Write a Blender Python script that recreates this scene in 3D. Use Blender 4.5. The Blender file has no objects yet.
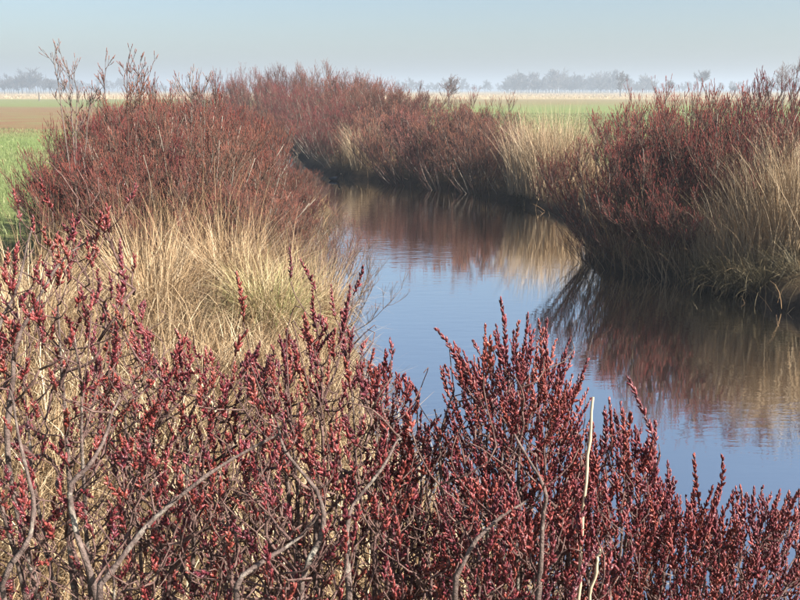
import bpy, math, random
import numpy as np

random.seed(7)
rng = np.random.default_rng(7)
R = math.radians
scene = bpy.context.scene
col = scene.collection

# ------------------------------------------------------------------ camera
CAM_Z = 2.40          # metres above the water (1.75 above the bank)
FPX = 900.0           # focal length in pixels of the 800 px wide photograph
HORIZON = 90.0
PITCH = math.atan((300.0 - HORIZON) / FPX)
cam_data = bpy.data.cameras.new('camera')
cam_data.sensor_width = 36.0
cam_data.lens = 36.0 * FPX / 800.0
cam_data.clip_start = 0.05
cam_data.clip_end = 9000.0
cam = bpy.data.objects.new('camera', cam_data)
col.objects.link(cam)
cam.location = (0, 0, CAM_Z)
cam.rotation_euler = (math.pi / 2 - PITCH, 0, 0)
scene.camera = cam

# ------------------------------------------------------------------ sky, sun, exposure
SUN_AZ, SUN_EL = 116.0, 38.0          # azimuth clockwise from the viewing direction (+Y)
world = bpy.data.worlds.new('World')
scene.world = world
world.use_nodes = True
wn = world.node_tree
wn.nodes.clear()
w_out = wn.nodes.new('ShaderNodeOutputWorld')
w_bg = wn.nodes.new('ShaderNodeBackground')
w_sky = wn.nodes.new('ShaderNodeTexSky')
w_sky.sky_type = 'NISHITA'
w_sky.sun_disc = False
w_sky.sun_elevation = R(SUN_EL)
w_sky.sun_rotation = R(SUN_AZ)
w_sky.altitude = 0
w_sky.air_density = 1.0
w_sky.dust_density = 1.9
w_sky.ozone_density = 3.0
w_bg.inputs['Strength'].default_value = 0.053
wn.links.new(w_sky.outputs[0], w_bg.inputs['Color'])
wn.links.new(w_bg.outputs[0], w_out.inputs['Surface'])

sun_data = bpy.data.lights.new('sun', 'SUN')
sun_data.energy = 5.0
sun_data.angle = R(0.6)
sun_data.color = (1.0, 0.94, 0.85)
sun = bpy.data.objects.new('sun', sun_data)
col.objects.link(sun)
sd = np.array([math.sin(R(SUN_AZ)) * math.cos(R(SUN_EL)), math.cos(R(SUN_AZ)) * math.cos(R(SUN_EL)), math.sin(R(SUN_EL))])
from mathutils import Vector
sun.rotation_euler = Vector((-sd[0], -sd[1], -sd[2])).to_track_quat('-Z', 'Y').to_euler()
sun.location = (30, -15, 40)

scene.view_settings.view_transform = 'Standard'
scene.view_settings.look = 'None'
scene.view_settings.exposure = 1.65
scene.view_settings.gamma = 1.0
scene.view_settings.use_curve_mapping = False
scene.render.engine = 'CYCLES'
scene.cycles.max_bounces = 5
scene.cycles.diffuse_bounces = 3
scene.cycles.glossy_bounces = 3
scene.cycles.transmission_bounces = 2
scene.cycles.volume_bounces = 0
scene.cycles.use_denoising = True
scene.cycles.caustics_reflective = False
scene.cycles.caustics_refractive = False

FIELD = 0.65
_f = np.array([0, math.cos(PITCH), -math.sin(PITCH)])
_u = np.array([0, math.sin(PITCH), math.cos(PITCH)])


def ray(px, py):
    return _f + np.array([1., 0, 0]) * (px - 400) / FPX + _u * (300 - py) / FPX


def at_depth(px, py, d):
    r = ray(px, py)
    return np.array([0, 0, CAM_Z]) + r * d / r[1]


# ------------------------------------------------------------------ mesh helpers
def norm(v):
    return v / np.maximum(np.linalg.norm(v, axis=-1, keepdims=True), 1e-9)


class MB:
    """collects vertices and quads (a triangle is a quad with a repeated corner dropped)"""
    def __init__(s):
        s.v, s.q, s.t, s.a, s.n = [], [], [], [], 0

    def add(s, v, q=None, t=None, tint=None):
        v = np.asarray(v, float).reshape(-1, 3)
        if q is not None and len(q):
            s.q.append(np.asarray(q).reshape(-1, 4) + s.n)
        if t is not None and len(t):
            s.t.append(np.asarray(t).reshape(-1, 3) + s.n)
        s.a.append(np.zeros(len(v)) if tint is None else np.asarray(tint, float).reshape(-1))
        s.v.append(v)
        s.n += len(v)

    def tubes(s, P, rad, sides=3, tint=None, cap=True):
        """P (N,K,3), rad (N,K)"""
        P = np.asarray(P, float)
        rad = np.asarray(rad, float)
        N, K, _ = P.shape
        T = np.empty_like(P)
        T[:, 1:-1] = P[:, 2:] - P[:, :-2]
        T[:, 0] = P[:, 1] - P[:, 0]
        T[:, -1] = P[:, -1] - P[:, -2]
        T = norm(T)
        mean = norm(P[:, -1] - P[:, 0] + 1e-6)
        ref = np.where(np.abs(mean[:, 2:3]) > 0.7, np.array([[1., 0.13, 0]]), np.array([[0.1, 0.05, 1.]]))
        U = norm(np.cross(T, ref[:, None, :]))
        W = np.cross(T, U)
        ang = np.arange(sides) * 2 * math.pi / sides
        V = P[:, :, None, :] + rad[:, :, None, None] * (U[:, :, None, :] * np.cos(ang)[None, None, :, None] + W[:, :, None, :] * np.sin(ang)[None, None, :, None])
        idx = np.arange(N * K * sides).reshape(N, K, sides)
        a = idx[:, :-1, :]
        b = idx[:, 1:, :]
        q = np.stack([a, np.roll(a, -1, 2), np.roll(b, -1, 2), b], -1)
        t = None
        if cap and sides == 3:
            t = np.concatenate([idx[:, -1, :], idx[:, 0, ::-1]])
        elif cap and sides == 4:
            q = np.concatenate([q.reshape(-1, 4), idx[:, -1, :], idx[:, 0, ::-1]])
        tt = None
        if tint is not None:
            tt = np.broadcast_to(np.asarray(tint, float).reshape(N, 1, 1), (N, K, sides))
        s.add(V, q, t, tt)

    def ribbons(s, P, wid, side, tint=None):
        """P (N,K,3) spine, wid (N,K) half width, side (N,3)"""
        N, K, _ = P.shape
        V = np.stack([P - side[:, None, :] * wid[:, :, None], P + side[:, None, :] * wid[:, :, None]], 2)
        idx = np.arange(N * K * 2).reshape(N, K, 2)
        q = np.stack([idx[:, :-1, 0], idx[:, :-1, 1], idx[:, 1:, 1], idx[:, 1:, 0]], -1)
        tt = None
        if tint is not None:
            tt = np.broadcast_to(np.asarray(tint, float).reshape(N, 1, 1), (N, K, 2))
        s.add(V, q, None, tt)

    def mesh(s, name, mat, smooth=False):
        v = np.concatenate(s.v)
        q = np.concatenate(s.q) if s.q else np.zeros((0, 4), int)
        t = np.concatenate(s.t) if s.t else np.zeros((0, 3), int)
        me = bpy.data.meshes.new(name)
        me.vertices.add(len(v))
        me.vertices.foreach_set('co', v.astype(np.float32).ravel())
        li = np.concatenate([q.ravel(), t.ravel()]).astype(np.int32)
        st = np.concatenate([np.arange(len(q)) * 4, len(q) * 4 + np.arange(len(t)) * 3]).astype(np.int32)
        me.loops.add(len(li))
        me.loops.foreach_set('vertex_index', li)
        me.polygons.add(len(st))
        me.polygons.foreach_set('loop_start', st)
        if smooth:
            me.polygons.foreach_set('use_smooth', np.ones(len(st), bool))
        me.update(calc_edges=True)
        me.validate()
        at = me.attributes.new('tint', 'FLOAT', 'POINT')
        at.data.foreach_set('value', np.concatenate(s.a).astype(np.float32))
        me.materials.append(mat)
        return me

    def obj(s, name, mat, parent=None, smooth=False):
        o = bpy.data.objects.new(name, s.mesh(name, mat, smooth))
        col.objects.link(o)
        o.parent = parent
        return o


def tag(o, label=None, cat=None, group=None, kind=None):
    if label: o['label'] = label
    if cat: o['category'] = cat
    if group: o['group'] = group
    if kind: o['kind'] = kind
    return o


def empty(name, loc=(0, 0, 0), rz=0.0, sc=1.0):
    o = bpy.data.objects.new(name, None)
    o.empty_display_size = 0.2
    col.objects.link(o)
    o.location = loc
    o.rotation_euler = (0, 0, rz)
    o.scale = (sc, sc, sc) if not hasattr(sc, '__len__') else sc
    return o


def copy_tree(o, parent=None):
    c = o.copy()
    col.objects.link(c)
    c.parent = parent
    for ch in list(o.children):
        copy_tree(ch, c)
    return c


# ------------------------------------------------------------------ materials
class NT:
    def __init__(s, name):
        s.m = bpy.data.materials.new(name)
        s.m.use_nodes = True
        s.t = s.m.node_tree
        s.t.nodes.clear()
        s.out = s.t.nodes.new('ShaderNodeOutputMaterial')

    def n(s, typ, **kw):
        nd = s.t.nodes.new(typ)
        for k, v in kw.items():
            if k.startswith('i_'):
                nd.inputs[k[2:].replace('_', ' ')].default_value = v
            else:
                setattr(nd, k, v)
        return nd

    def l(s, a, b):
        s.t.links.new(a, b)

    def ramp(s, fac, stops, interp='LINEAR'):
        r = s.n('ShaderNodeValToRGB')
        r.color_ramp.interpolation = interp
        e = r.color_ramp.elements
        while len(e) < len(stops):
            e.new(0.5)
        for el, (p, c) in zip(e, stops):
            el.position = p
            el.color = (*c, 1)
        s.l(fac, r.inputs[0])
        return r.outputs[0]

    def noise(s, scale, detail=3, coord=None, rough=0.55):
        nd = s.n('ShaderNodeTexNoise')
        nd.inputs['Scale'].default_value = scale
        nd.inputs['Detail'].default_value = detail
        nd.inputs['Roughness'].default_value = rough
        if coord is not None:
            s.l(coord, nd.inputs['Vector'])
        return nd.outputs['Fac']

    def math(s, op, a, b=None, clamp=False):
        nd = s.n('ShaderNodeMath', operation=op)
        nd.use_clamp = clamp
        for i, x in enumerate((a, b)):
            if x is None: continue
            if isinstance(x, (int, float)): nd.inputs[i].default_value = x
            else: s.l(x, nd.inputs[i])
        return nd.outputs[0]

    def mix(s, fac, a, b, blend='MIX'):
        nd = s.n('ShaderNodeMix', data_type='RGBA', blend_type=blend)
        for sock, x in ((nd.inputs[0], fac), (nd.inputs[6], a), (nd.inputs[7], b)):
            if isinstance(x, (int, float)): sock.default_value = x
            elif isinstance(x, tuple): sock.default_value = (*x, 1)
            else: s.l(x, sock)
        return nd.outputs[2]

    def principled(s, color, rough=0.8, spec=0.3, bump=None, bump_s=0.3, bump_d=0.002):
        p = s.n('ShaderNodeBsdfPrincipled')
        if isinstance(color, tuple): p.inputs['Base Color'].default_value = (*color, 1)
        else: s.l(color, p.inputs['Base Color'])
        if isinstance(rough, (int, float)): p.inputs['Roughness'].default_value = rough
        else: s.l(rough, p.inputs['Roughness'])
        p.inputs['Specular IOR Level'].default_value = spec
        if bump is not None:
            b = s.n('ShaderNodeBump')
            b.inputs['Strength'].default_value = bump_s
            b.inputs['Distance'].default_value = bump_d
            s.l(bump, b.inputs['Height'])
            s.l(b.outputs[0], p.inputs['Normal'])
        s.l(p.outputs[0], s.out.inputs['Surface'])
        return p

    def pos(s):
        return s.n('ShaderNodeNewGeometry').outputs['Position']

    def objc(s):
        return s.n('ShaderNodeTexCoord').outputs['Object']

    def rand(s):
        return s.n('ShaderNodeObjectInfo').outputs['Random']

    def tint(s):
        nd = s.n('ShaderNodeAttribute')
        nd.attribute_name = 'tint'
        return nd.outputs['Fac']


def mat_bark(name, dark, light, scale=45, lichen=True):
    k = NT(name)
    c = k.pos()
    n1 = k.noise(scale, 4, c)
    colr = k.ramp(n1, [(0.3, dark), (0.68, light)])
    if lichen:
        n2 = k.noise(scale * 0.55, 3, c)
        f = k.math('MULTIPLY', k.math('SUBTRACT', n2, 0.56), 7.0, True)
        colr = k.mix(f, colr, (0.33, 0.31, 0.26))
    n3 = k.noise(scale * 6, 3, c)
    n4 = k.noise(scale * 2.2, 5, c, 0.75)
    colr = k.mix(0.75, colr, k.ramp(n4, [(0.3, (0.45, 0.42, 0.42)), (0.7, (1.35, 1.3, 1.25))]), 'MULTIPLY')
    k.principled(colr, 0.75, 0.25, k.math('ADD', n3, k.math('MULTIPLY', n4, 1.5)), 0.9, 0.003)
    return k.m


def mat_catkin():
    k = NT('catkin_red')
    oc = k.objc()
    r = k.rand()
    n1 = k.noise(260, 2, oc)
    base = k.ramp(k.tint(), [(0.0, (0.038, 0.006, 0.007)), (0.5, (0.112, 0.015, 0.015)), (1.0, (0.225, 0.046, 0.038))])
    base = k.mix(k.math('MULTIPLY', k.math('SUBTRACT', n1, 0.5), 2.4, True), base, (0.25, 0.078, 0.062))
    hs = k.n('ShaderNodeHueSaturation')
    k.l(k.math('ADD', k.math('MULTIPLY', r, 0.03), 0.479), hs.inputs['Hue'])
    k.l(k.math('ADD', k.math('MULTIPLY', r, 0.75), 0.65), hs.inputs['Value'])
    k.l(base, hs.inputs['Color'])
    vor = k.n('ShaderNodeTexVoronoi')
    vor.inputs['Scale'].default_value = 420
    k.l(oc, vor.inputs['Vector'])
    k.principled(hs.outputs[0], 0.44, 0.5, vor.outputs['Distance'], 0.5, 0.0015)
    return k.m


def mat_shrub(name, a, b, rough=0.7):
    k = NT(name)
    r = k.rand()
    n1 = k.noise(1.7, 3, k.pos())
    base = k.mix(k.ramp(n1, [(0.35, (0, 0, 0)), (0.65, (1, 1, 1))]), a, b)
    base = k.mix(k.math('MULTIPLY', k.tint(), 0.8), base, (0.26, 0.22, 0.18))
    hs = k.n('ShaderNodeHueSaturation')
    k.l(k.math('ADD', k.math('MULTIPLY', r, 0.024), 0.488), hs.inputs['Hue'])
    k.l(k.math('ADD', k.math('MULTIPLY', r, 0.35), 0.82), hs.inputs['Value'])
    k.l(base, hs.inputs['Color'])
    k.principled(hs.outputs[0], rough, 0.3)
    return k.m


def mat_blades(name, stops, patch=None, patch_scale=0.7, lo=0.5, hi=0.62):
    k = NT(name)
    base = k.ramp(k.tint(), stops)
    if patch:
        f = k.ramp(k.noise(patch_scale, 2, k.pos()), [(lo, (0, 0, 0)), (hi, (1, 1, 1))])
        base = k.mix(f, base, patch)
    p = k.principled(base, 0.62, 0.25)
    return k.m


BARK = mat_bark('bark_grey_brown', (0.0680, 0.0464, 0.0416), (0.2000, 0.1520, 0.1320))
TWIG = mat_bark('twig_bark', (0.0840, 0.0416, 0.0384), (0.2160, 0.1400, 0.1200), 60, False)
CATKIN = mat_catkin()
TWIG_MID = mat_shrub('shrub_twigs', (0.070, 0.037, 0.028), (0.108, 0.062, 0.046))
TWIG_GREY = mat_shrub('grey_shrub_twigs', (0.1425, 0.1087, 0.0938), (0.1875, 0.1462, 0.1237))
BUD_RED = mat_shrub('shrub_buds_red', (0.135, 0.023, 0.020), (0.165, 0.038, 0.030))
BUD_BROWN = mat_shrub('shrub_buds_brown', (0.155, 0.048, 0.034), (0.19, 0.075, 0.048))
BUD_PALE = mat_shrub('shrub_buds_pale', (0.2025, 0.1162, 0.0975), (0.2325, 0.1425, 0.1125))
STRAW = mat_blades('straw_grass', [(0.0, (0.075, 0.046, 0.026)), (0.3, (0.245, 0.155, 0.080)), (0.7, (0.45, 0.315, 0.180)), (1.0, (0.56, 0.45, 0.30))])
REED = mat_blades('dry_reed', [(0.0, (0.20, 0.125, 0.062)), (0.5, (0.40, 0.285, 0.165)), (1.0, (0.52, 0.42, 0.29))])
GREEN_TUFT = mat_blades('greenish_tuft', [(0.0, (0.075, 0.11, 0.025)), (0.45, (0.18, 0.22, 0.06)), (0.7, (0.38, 0.31, 0.15)), (1.0, (0.50, 0.40, 0.24))])
DARK_SEDGE = mat_blades('dark_sedge', [(0.0, (0.0400, 0.0336, 0.0176)), (0.6, (0.1200, 0.0960, 0.0480)), (1.0, (0.2720, 0.2160, 0.1280))])
MEADOW = mat_blades('meadow_grass', [(0.0, (0.07, 0.105, 0.03)), (0.6, (0.14, 0.18, 0.062)), (1.0, (0.27, 0.26, 0.13))])

# ------------------------------------------------------------------ ditch line
CENTRE = np.array([(7.0, -6), (5.6, -2), (4.4, 1), (3.4, 3.2), (2.2, 5.5), (1.75, 8), (1.15, 11), (1.0, 14), (0.9, 17.5), (-0.1, 20.2), (-1.6, 22.3), (-3.6, 24.6), (-4.9, 28.0), (-5.6, 32), (-6.8, 37), (-9.0, 43), (-12, 53)])
# smooth the line
def smooth_line(P, n=160):
    t = np.linspace(0, len(P) - 1, n)
    i = np.clip(t.astype(int), 0, len(P) - 2)
    f = (t - i)[:, None]
    p0 = P[np.maximum(i - 1, 0)]; p1 = P[i]; p2 = P[i + 1]; p3 = P[np.minimum(i + 2, len(P) - 1)]
    return 0.5 * ((2 * p1) + (-p0 + p2) * f + (2 * p0 - 5 * p1 + 4 * p2 - p3) * f ** 2 + (-p0 + 3 * p1 - 3 * p2 + p3) * f ** 3)
LINE = smooth_line(CENTRE)


def ditch_dist(x, y):
    """signed distance to the centre line (positive on the right bank)"""
    x = np.asarray(x, float).ravel(); y = np.asarray(y, float).ravel()
    best = np.full(len(x), 1e9); sg = np.zeros(len(x))
    A = LINE[:-1]; B = LINE[1:]
    for a, b in zip(A, B):
        d = b - a
        t = np.clip(((x - a[0]) * d[0] + (y - a[1]) * d[1]) / (d @ d), 0, 1)
        ex = x - a[0] - t * d[0]; ey = y - a[1] - t * d[1]
        dd = np.hypot(ex, ey)
        m = dd < best
        best[m] = dd[m]
        sg[m] = np.sign(d[1] * ex[m] - d[0] * ey[m])
    return best * sg


HALF = 2.1


def vnoise(x, y, s, seed=0):
    return (np.sin(x * s * 1.3 + seed) * np.cos(y * s * 1.1 + seed * 2.1) + np.sin((x + y) * s * 2.3 + seed * 3) * 0.5 + np.sin(x * s * 4.1 - y * s * 3.7 + seed) * 0.25) / 1.75


def right_extra(y):
    return np.interp(y, [10.8, 12.3, 13.2, 15.0], [0.72, -0.5, -0.5, 0.0])


def ground_z(x, y):
    x = np.asarray(x, float); y = np.asarray(y, float)
    sd_ = ditch_dist(x, y).reshape(x.shape)
    s = np.where(sd_ > 0, np.maximum(sd_ - right_extra(y), 0.0), -sd_) + 0.16 * vnoise(x, y, 1.6, 2)
    t = np.clip((s - (HALF - 0.35)) / 1.5, 0, 1)
    prof = np.where(t < 0.25, t / 0.25 * 0.42, 0.42 + 0.58 * (1 - (1 - (t - 0.25) / 0.75) ** 2))
    far = np.clip((np.hypot(x, y) - 30) / 60, 0, 1)
    return -0.55 + prof * (FIELD + 0.55) + 0.05 * vnoise(x, y, 0.8, 5) * t * (1 - far) - 0.0 * far


def graded(lo, hi, step, far, grow=1.18):
    c = list(np.arange(lo, hi + 1e-6, step))
    s = step
    x = hi
    while x < far:
        s *= grow; x += s; c.append(x)
    s = step; x = lo
    pre = []
    while x > -far:
        s *= grow; x -= s; pre.append(x)
    return np.array(pre[::-1] + c)


gx = graded(-28, 13, 0.25, 3000)
gy = graded(-5, 60, 0.25, 3000)
X, Y = np.meshgrid(gx, gy)
Z = ground_z(X, Y)
far_m = (np.abs(X + 7) > 40) | (Y > 75) | (Y < -12)
Z[far_m] = FIELD
gm = MB()
nx, ny = len(gx), len(gy)
idx = np.arange(nx * ny).reshape(ny, nx)
gm.add(np.stack([X, Y, Z], -1), np.stack([idx[:-1, :-1], idx[:-1, 1:], idx[1:, 1:], idx[1:, :-1]], -1))


def mat_ground():
    k = NT('marsh_ground')
    pos = k.pos()
    sep = k.n('ShaderNodeSeparateXYZ'); k.l(pos, sep.inputs[0])
    x, y, z = sep.outputs
    wob = k.math('MULTIPLY', k.math('SUBTRACT', k.noise(0.06, 3, pos), 0.5), 30)
    yy = k.math('DIVIDE', k.math('ADD', y, wob), 400.0)
    green = (0.1365, 0.1599, 0.0624); brown = (0.1755, 0.1053, 0.0530); tan = (0.3588, 0.2730, 0.1560); pale = (0.165, 0.185, 0.075)
    left = k.ramp(yy, [(0.0, green), (0.085, (0.1482, 0.2028, 0.0624)), (0.105, brown), (0.235, (0.1794, 0.1131, 0.0585)), (0.265, (0.1482, 0.1716, 0.0585)), (0.42, (0.1638, 0.1716, 0.0624)), (0.47, tan), (1.0, tan)])
    right = k.ramp(yy, [(0.0, green), (0.23, (0.1482, 0.1950, 0.0585)), (0.30, (0.1872, 0.1560, 0.0663)), (0.42, (0.2106, 0.1560, 0.0780)), (0.46, tan), (1.0, tan)])
    side = k.ramp(k.math('ADD', k.math('MULTIPLY', x, 0.02), 0.5), [(0.48, (0, 0, 0)), (0.52, (1, 1, 1))])
    field = k.mix(side, left, right)
    patch = k.ramp(k.noise(0.35, 5, pos), [(0.42, (0, 0, 0)), (0.66, (1, 1, 1))])
    field = k.mix(k.math('MULTIPLY', patch, 0.55), field, pale)
    fine = k.noise(9, 5, pos, 0.7)
    field = k.mix(0.55, field, k.ramp(fine, [(0.25, (0.35, 0.33, 0.3)), (0.7, (1.3, 1.25, 1.15))]), 'MULTIPLY')
    thatch = k.ramp(k.noise(14, 5, pos, 0.7), [(0.3, (0.0595, 0.0385, 0.0210)), (0.7, (0.2030, 0.1400, 0.0735))])
    mud = k.ramp(k.noise(6, 4, pos), [(0.3, (0.022, 0.016, 0.011)), (0.7, (0.06, 0.042, 0.027))])
    # the thatch follows the bank, the mud the waterline
    at = k.n('ShaderNodeAttribute'); at.attribute_name = 'tint'
    bank = k.mix(k.ramp(z, [(0.10, (0, 0, 0)), (0.32, (1, 1, 1))]), mud, thatch)
    c = k.mix(at.outputs['Fac'], field, bank)
    k.principled(c, 0.92, 0.12, k.noise(30, 6, pos, 0.7), 0.7, 0.03)
    return k.m


ground = gm.obj('ground', mat_ground(), smooth=True)
sdist = np.abs(ditch_dist(X, Y))
near_bank = np.clip(1 - (sdist - 5.0 - 0.8 * vnoise(X.ravel(), Y.ravel(), 0.7, 1)) / 1.2, 0, 1)
near_bank[far_m.ravel()] = 0
ground.data.attributes['tint'].data.foreach_set('value', near_bank.astype(np.float32))
tag(ground, kind='structure')


def mat_water():
    k = NT('ditch_water')
    pos = k.pos()
    mp = k.n('ShaderNodeMapping'); mp.inputs['Scale'].default_value = (3.0, 9.0, 1.0)
    k.l(pos, mp.inputs[0])
    n1 = k.noise(1.0, 3, mp.outputs[0])
    n2 = k.noise(0.35, 2, pos)
    gust = k.ramp(n2, [(0.42, (0.15, 0.15, 0.15)), (0.62, (1, 1, 1))])
    sp = k.n('ShaderNodeSeparateXYZ'); k.l(pos, sp.inputs[0])
    ex = k.math('DIVIDE', k.math('ADD', sp.outputs[0], 0.6), 2.2); ey = k.math('DIVIDE', k.math('SUBTRACT', sp.outputs[1], 16.5), 4.6)
    rr = k.math('ADD', k.math('ADD', k.math('MULTIPLY', ex, ex), k.math('MULTIPLY', ey, ey)), k.math('SUBTRACT', n2, 0.5))
    ruffle = k.math('MULTIPLY', k.math('SUBTRACT', 1.0, rr), 4.0, True)          # wind-ruffled patch before the bend
    gust = k.math('ADD', gust, k.math('MULTIPLY', ruffle, 0.9))
    h = k.math('MULTIPLY', n1, gust)
    b = k.n('ShaderNodeBump'); b.inputs['Strength'].default_value = 0.06; b.inputs['Distance'].default_value = 0.05
    k.l(h, b.inputs['Height'])
    gl = k.n('ShaderNodeBsdfGlossy'); gl.inputs['Roughness'].default_value = 0.03
    gl.inputs['Color'].default_value = (1.0, 0.98, 0.95, 1)
    df = k.n('ShaderNodeBsdfDiffuse'); df.inputs['Color'].default_value = (0.022, 0.020, 0.018, 1)
    fr = k.n('ShaderNodeFresnel'); fr.inputs['IOR'].default_value = 1.45
    f = k.math('POWER', fr.outputs[0], 0.05, True)
    k.l(b.outputs[0], gl.inputs['Normal']); k.l(b.outputs[0], fr.inputs['Normal'])
    mx = k.n('ShaderNodeMixShader')
    k.l(f, mx.inputs[0]); k.l(df.outputs[0], mx.inputs[1]); k.l(gl.outputs[0], mx.inputs[2])
    k.l(mx.outputs[0], k.out.inputs['Surface'])
    return k.m


wm = MB()
tan_ = norm(np.gradient(LINE, axis=0))
nrm = np.stack([tan_[:, 1], -tan_[:, 0]], -1)
W3 = np.stack([np.concatenate([LINE + nrm * (s * 3.0 + (0.9 if s > 0 else 0)), np.zeros((len(LINE), 1))], 1) for s in (-1, 1)], 1)
i2 = np.arange(len(LINE) * 2).reshape(-1, 2)
wm.add(W3, np.stack([i2[:-1, 0], i2[:-1, 1], i2[1:, 1], i2[1:, 0]], -1))
tag(wm.obj('water', mat_water()), kind='structure')

# ------------------------------------------------------------------ grass generators
def blades(mb, base, L, lean_dir, lean, droop, w, tint, K=5, jit=0.12):
    """curved ribbons; base (N,3), L, lean, droop, w (N,), lean_dir (N,) azimuth"""
    N = len(base)
    t = np.linspace(0, 1, K)[None, :]
    hx = np.cos(lean_dir)[:, None]; hy = np.sin(lean_dir)[:, None]
    ang = lean[:, None] + droop[:, None] * t ** 1.6       # from vertical
    seg = L[:, None] / (K - 1)
    h = np.concatenate([np.zeros((N, 1)), np.cumsum(np.sin(ang[:, 1:]) * seg, 1)], 1)
    z = np.concatenate([np.zeros((N, 1)), np.cumsum(np.cos(ang[:, 1:]) * seg, 1)], 1)
    P = np.stack([base[:, 0:1] + hx * h, base[:, 1:2] + hy * h, base[:, 2:3] + z], -1)
    sa = lean_dir + math.pi / 2 + rng.normal(0, 0.9, N)
    side = np.stack([np.cos(sa), np.sin(sa), np.zeros(N)], -1)
    wid = w[:, None] * (1 - 0.9 * t ** 1.8)
    mb.ribbons(P, wid, side, tint)


def clump_mesh(name, mat, n, r, Lm, spread, droop, w, tint_lo=0.0, tint_hi=1.0, green_core=False, K=5):
    mb = MB()
    a = rng.uniform(0, 2 * math.pi, n); q = r * np.sqrt(rng.uniform(0, 1, n))
    base = np.stack([q * np.cos(a), q * np.sin(a), rng.uniform(-0.10, 0.0, n)], -1)
    L = Lm * rng.uniform(0.55, 1.1, n)
    az = a + rng.normal(0, 0.9, n)
    lean = np.abs(rng.normal(0, spread, n)) * (0.35 + 0.65 * q / r)
    dr = np.abs(rng.normal(droop, droop * 0.6, n))
    ti = rng.uniform(tint_lo, tint_hi, n)
    if green_core:
        ti = np.where((L < Lm * 0.75) & (rng.random(n) < 0.75), rng.uniform(0, 0.5, n), rng.uniform(0.6, 1, n))
    blades(mb, base, L, az, lean, dr, np.full(n, w) * rng.uniform(0.6, 1.2, n), ti, K)
    return mb.mesh(name, mat)


# ------------------------------------------------------------------ mid-distance shrubs
def bez(a, b, c, K):
    t = np.linspace(0, 1, K)[:, None]
    return (1 - t) ** 2 * a + 2 * t * (1 - t) * b + t ** 2 * c


def tri_branch(P0, D0, L, K, up, wob):
    """paths starting at P0 in direction D0 that bend upwards"""
    N = len(P0)
    P = np.empty((N, K, 3)); P[:, 0] = P0
    d = norm(D0)
    for i in range(1, K):
        d = norm(d + np.array([0, 0, up / (K - 1)]) + rng.normal(0, wob, (N, 3)))
        P[:, i] = P[:, i - 1] + d * (L / (K - 1))[:, None]
    return P


def along(P, t):
    """points and tangents on paths P (N,K,3) at parameters t (N,M)"""
    N, K, _ = P.shape
    f = t * (K - 1)
    i = np.clip(f.astype(int), 0, K - 2)
    w = (f - i)[..., None]
    ar = np.arange(N)[:, None]
    a = P[ar, i]; b = P[ar, i + 1]
    return (a * (1 - w) + b * w), norm(b - a)


def shrub_meshes(key, H=1.75, n1=44, n2=10, n3=10, spread=0.95, spike=0.07, spike_r=0.0036, twig_r=0.0016, spiked=0.8, up=0.75, tw=1.0):
    mb = MB()
    th = spread * np.sqrt(rng.uniform(0, 1, n1)); az = rng.uniform(0, 2 * math.pi, n1)
    D = np.stack([np.sin(th) * np.cos(az), np.sin(th) * np.sin(az), np.cos(th)], -1)
    rb = 0.28 * np.sqrt(rng.uniform(0, 1, n1))
    P0 = np.stack([rb * np.cos(az), rb * np.sin(az), np.full(n1, -0.25)], -1)
    L1 = (H * 0.88 + 0.25) * rng.uniform(0.84, 1.02, n1) * (1 - 0.10 * (th / spread) ** 2)
    S = tri_branch(P0, D, L1, 8, 0.55, 0.07)
    mb.tubes(S, np.linspace(0.011, 0.0035, 8)[None] * rng.uniform(0.6, 1.15, (n1, 1)), 4, tint=(rng.random(n1) < 0.38).astype(float))
    t2 = np.sort(0.28 + 0.72 * rng.uniform(0, 1, (n1, n2)) ** 0.8, 1)
    p, tg = along(S, t2)
    p = p.reshape(-1, 3); tg = tg.reshape(-1, 3)
    N2 = len(p)
    out = rng.normal(0, 1, (N2, 3)); out[:, 2] *= 0.4
    D2 = norm(tg + 0.75 * norm(out))
    L2 = tw * rng.uniform(0.30, 0.60, N2) * (1.15 - 0.72 * t2.ravel())
    B = tri_branch(p, D2, L2, 5, up, 0.10)
    mb.tubes(B, np.linspace(0.0042, 0.0020, 5)[None] * np.ones((N2, 1)), 3, tint=(rng.random(N2) < 0.10).astype(float))
    t3 = rng.uniform(0.15, 1.0, (N2, n3))
    p, tg = along(B, t3)
    p = p.reshape(-1, 3); tg = tg.reshape(-1, 3)
    N3 = len(p)
    out = rng.normal(0, 1, (N3, 3)); out[:, 2] = np.abs(out[:, 2]) * 0.3
    D3 = norm(tg + 0.6 * norm(out))
    L3 = tw * rng.uniform(0.07, 0.20, N3)
    Tw = tri_branch(p, D3, L3, 4, up * 0.8, 0.09)
    mb.tubes(Tw, np.linspace(twig_r * 1.25, twig_r * 0.8, 4)[None] * np.ones((N3, 1)), 3, cap=False)
    tw_mesh = mb.mesh(key + '_branches', TWIG_MID)
    # bud spikes on the twig ends
    sb = MB()
    sel = rng.random(N3) < spiked
    e = Tw[sel, -1]; d = norm(Tw[sel, -1] - Tw[sel, -2])
    n = len(e)
    Ls = spike * rng.uniform(0.5, 1.35, n)
    K = 5
    tt = np.linspace(-0.35, 0.65, K)
    PS = e[:, None, :] + d[:, None, :] * (Ls[:, None] * tt[None])[..., None] + rng.normal(0, 0.0012, (n, K, 3))
    rr = spike_r * np.array([0.6, 1.15, 0.75, 1.1, 0.25])[None] * rng.uniform(0.75, 1.25, (n, 1))
    sb.tubes(PS, rr, 3, cap=False)
    sp_mesh = sb.mesh(key + '_buds', BUD_RED)
    return tw_mesh, sp_mesh


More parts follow.
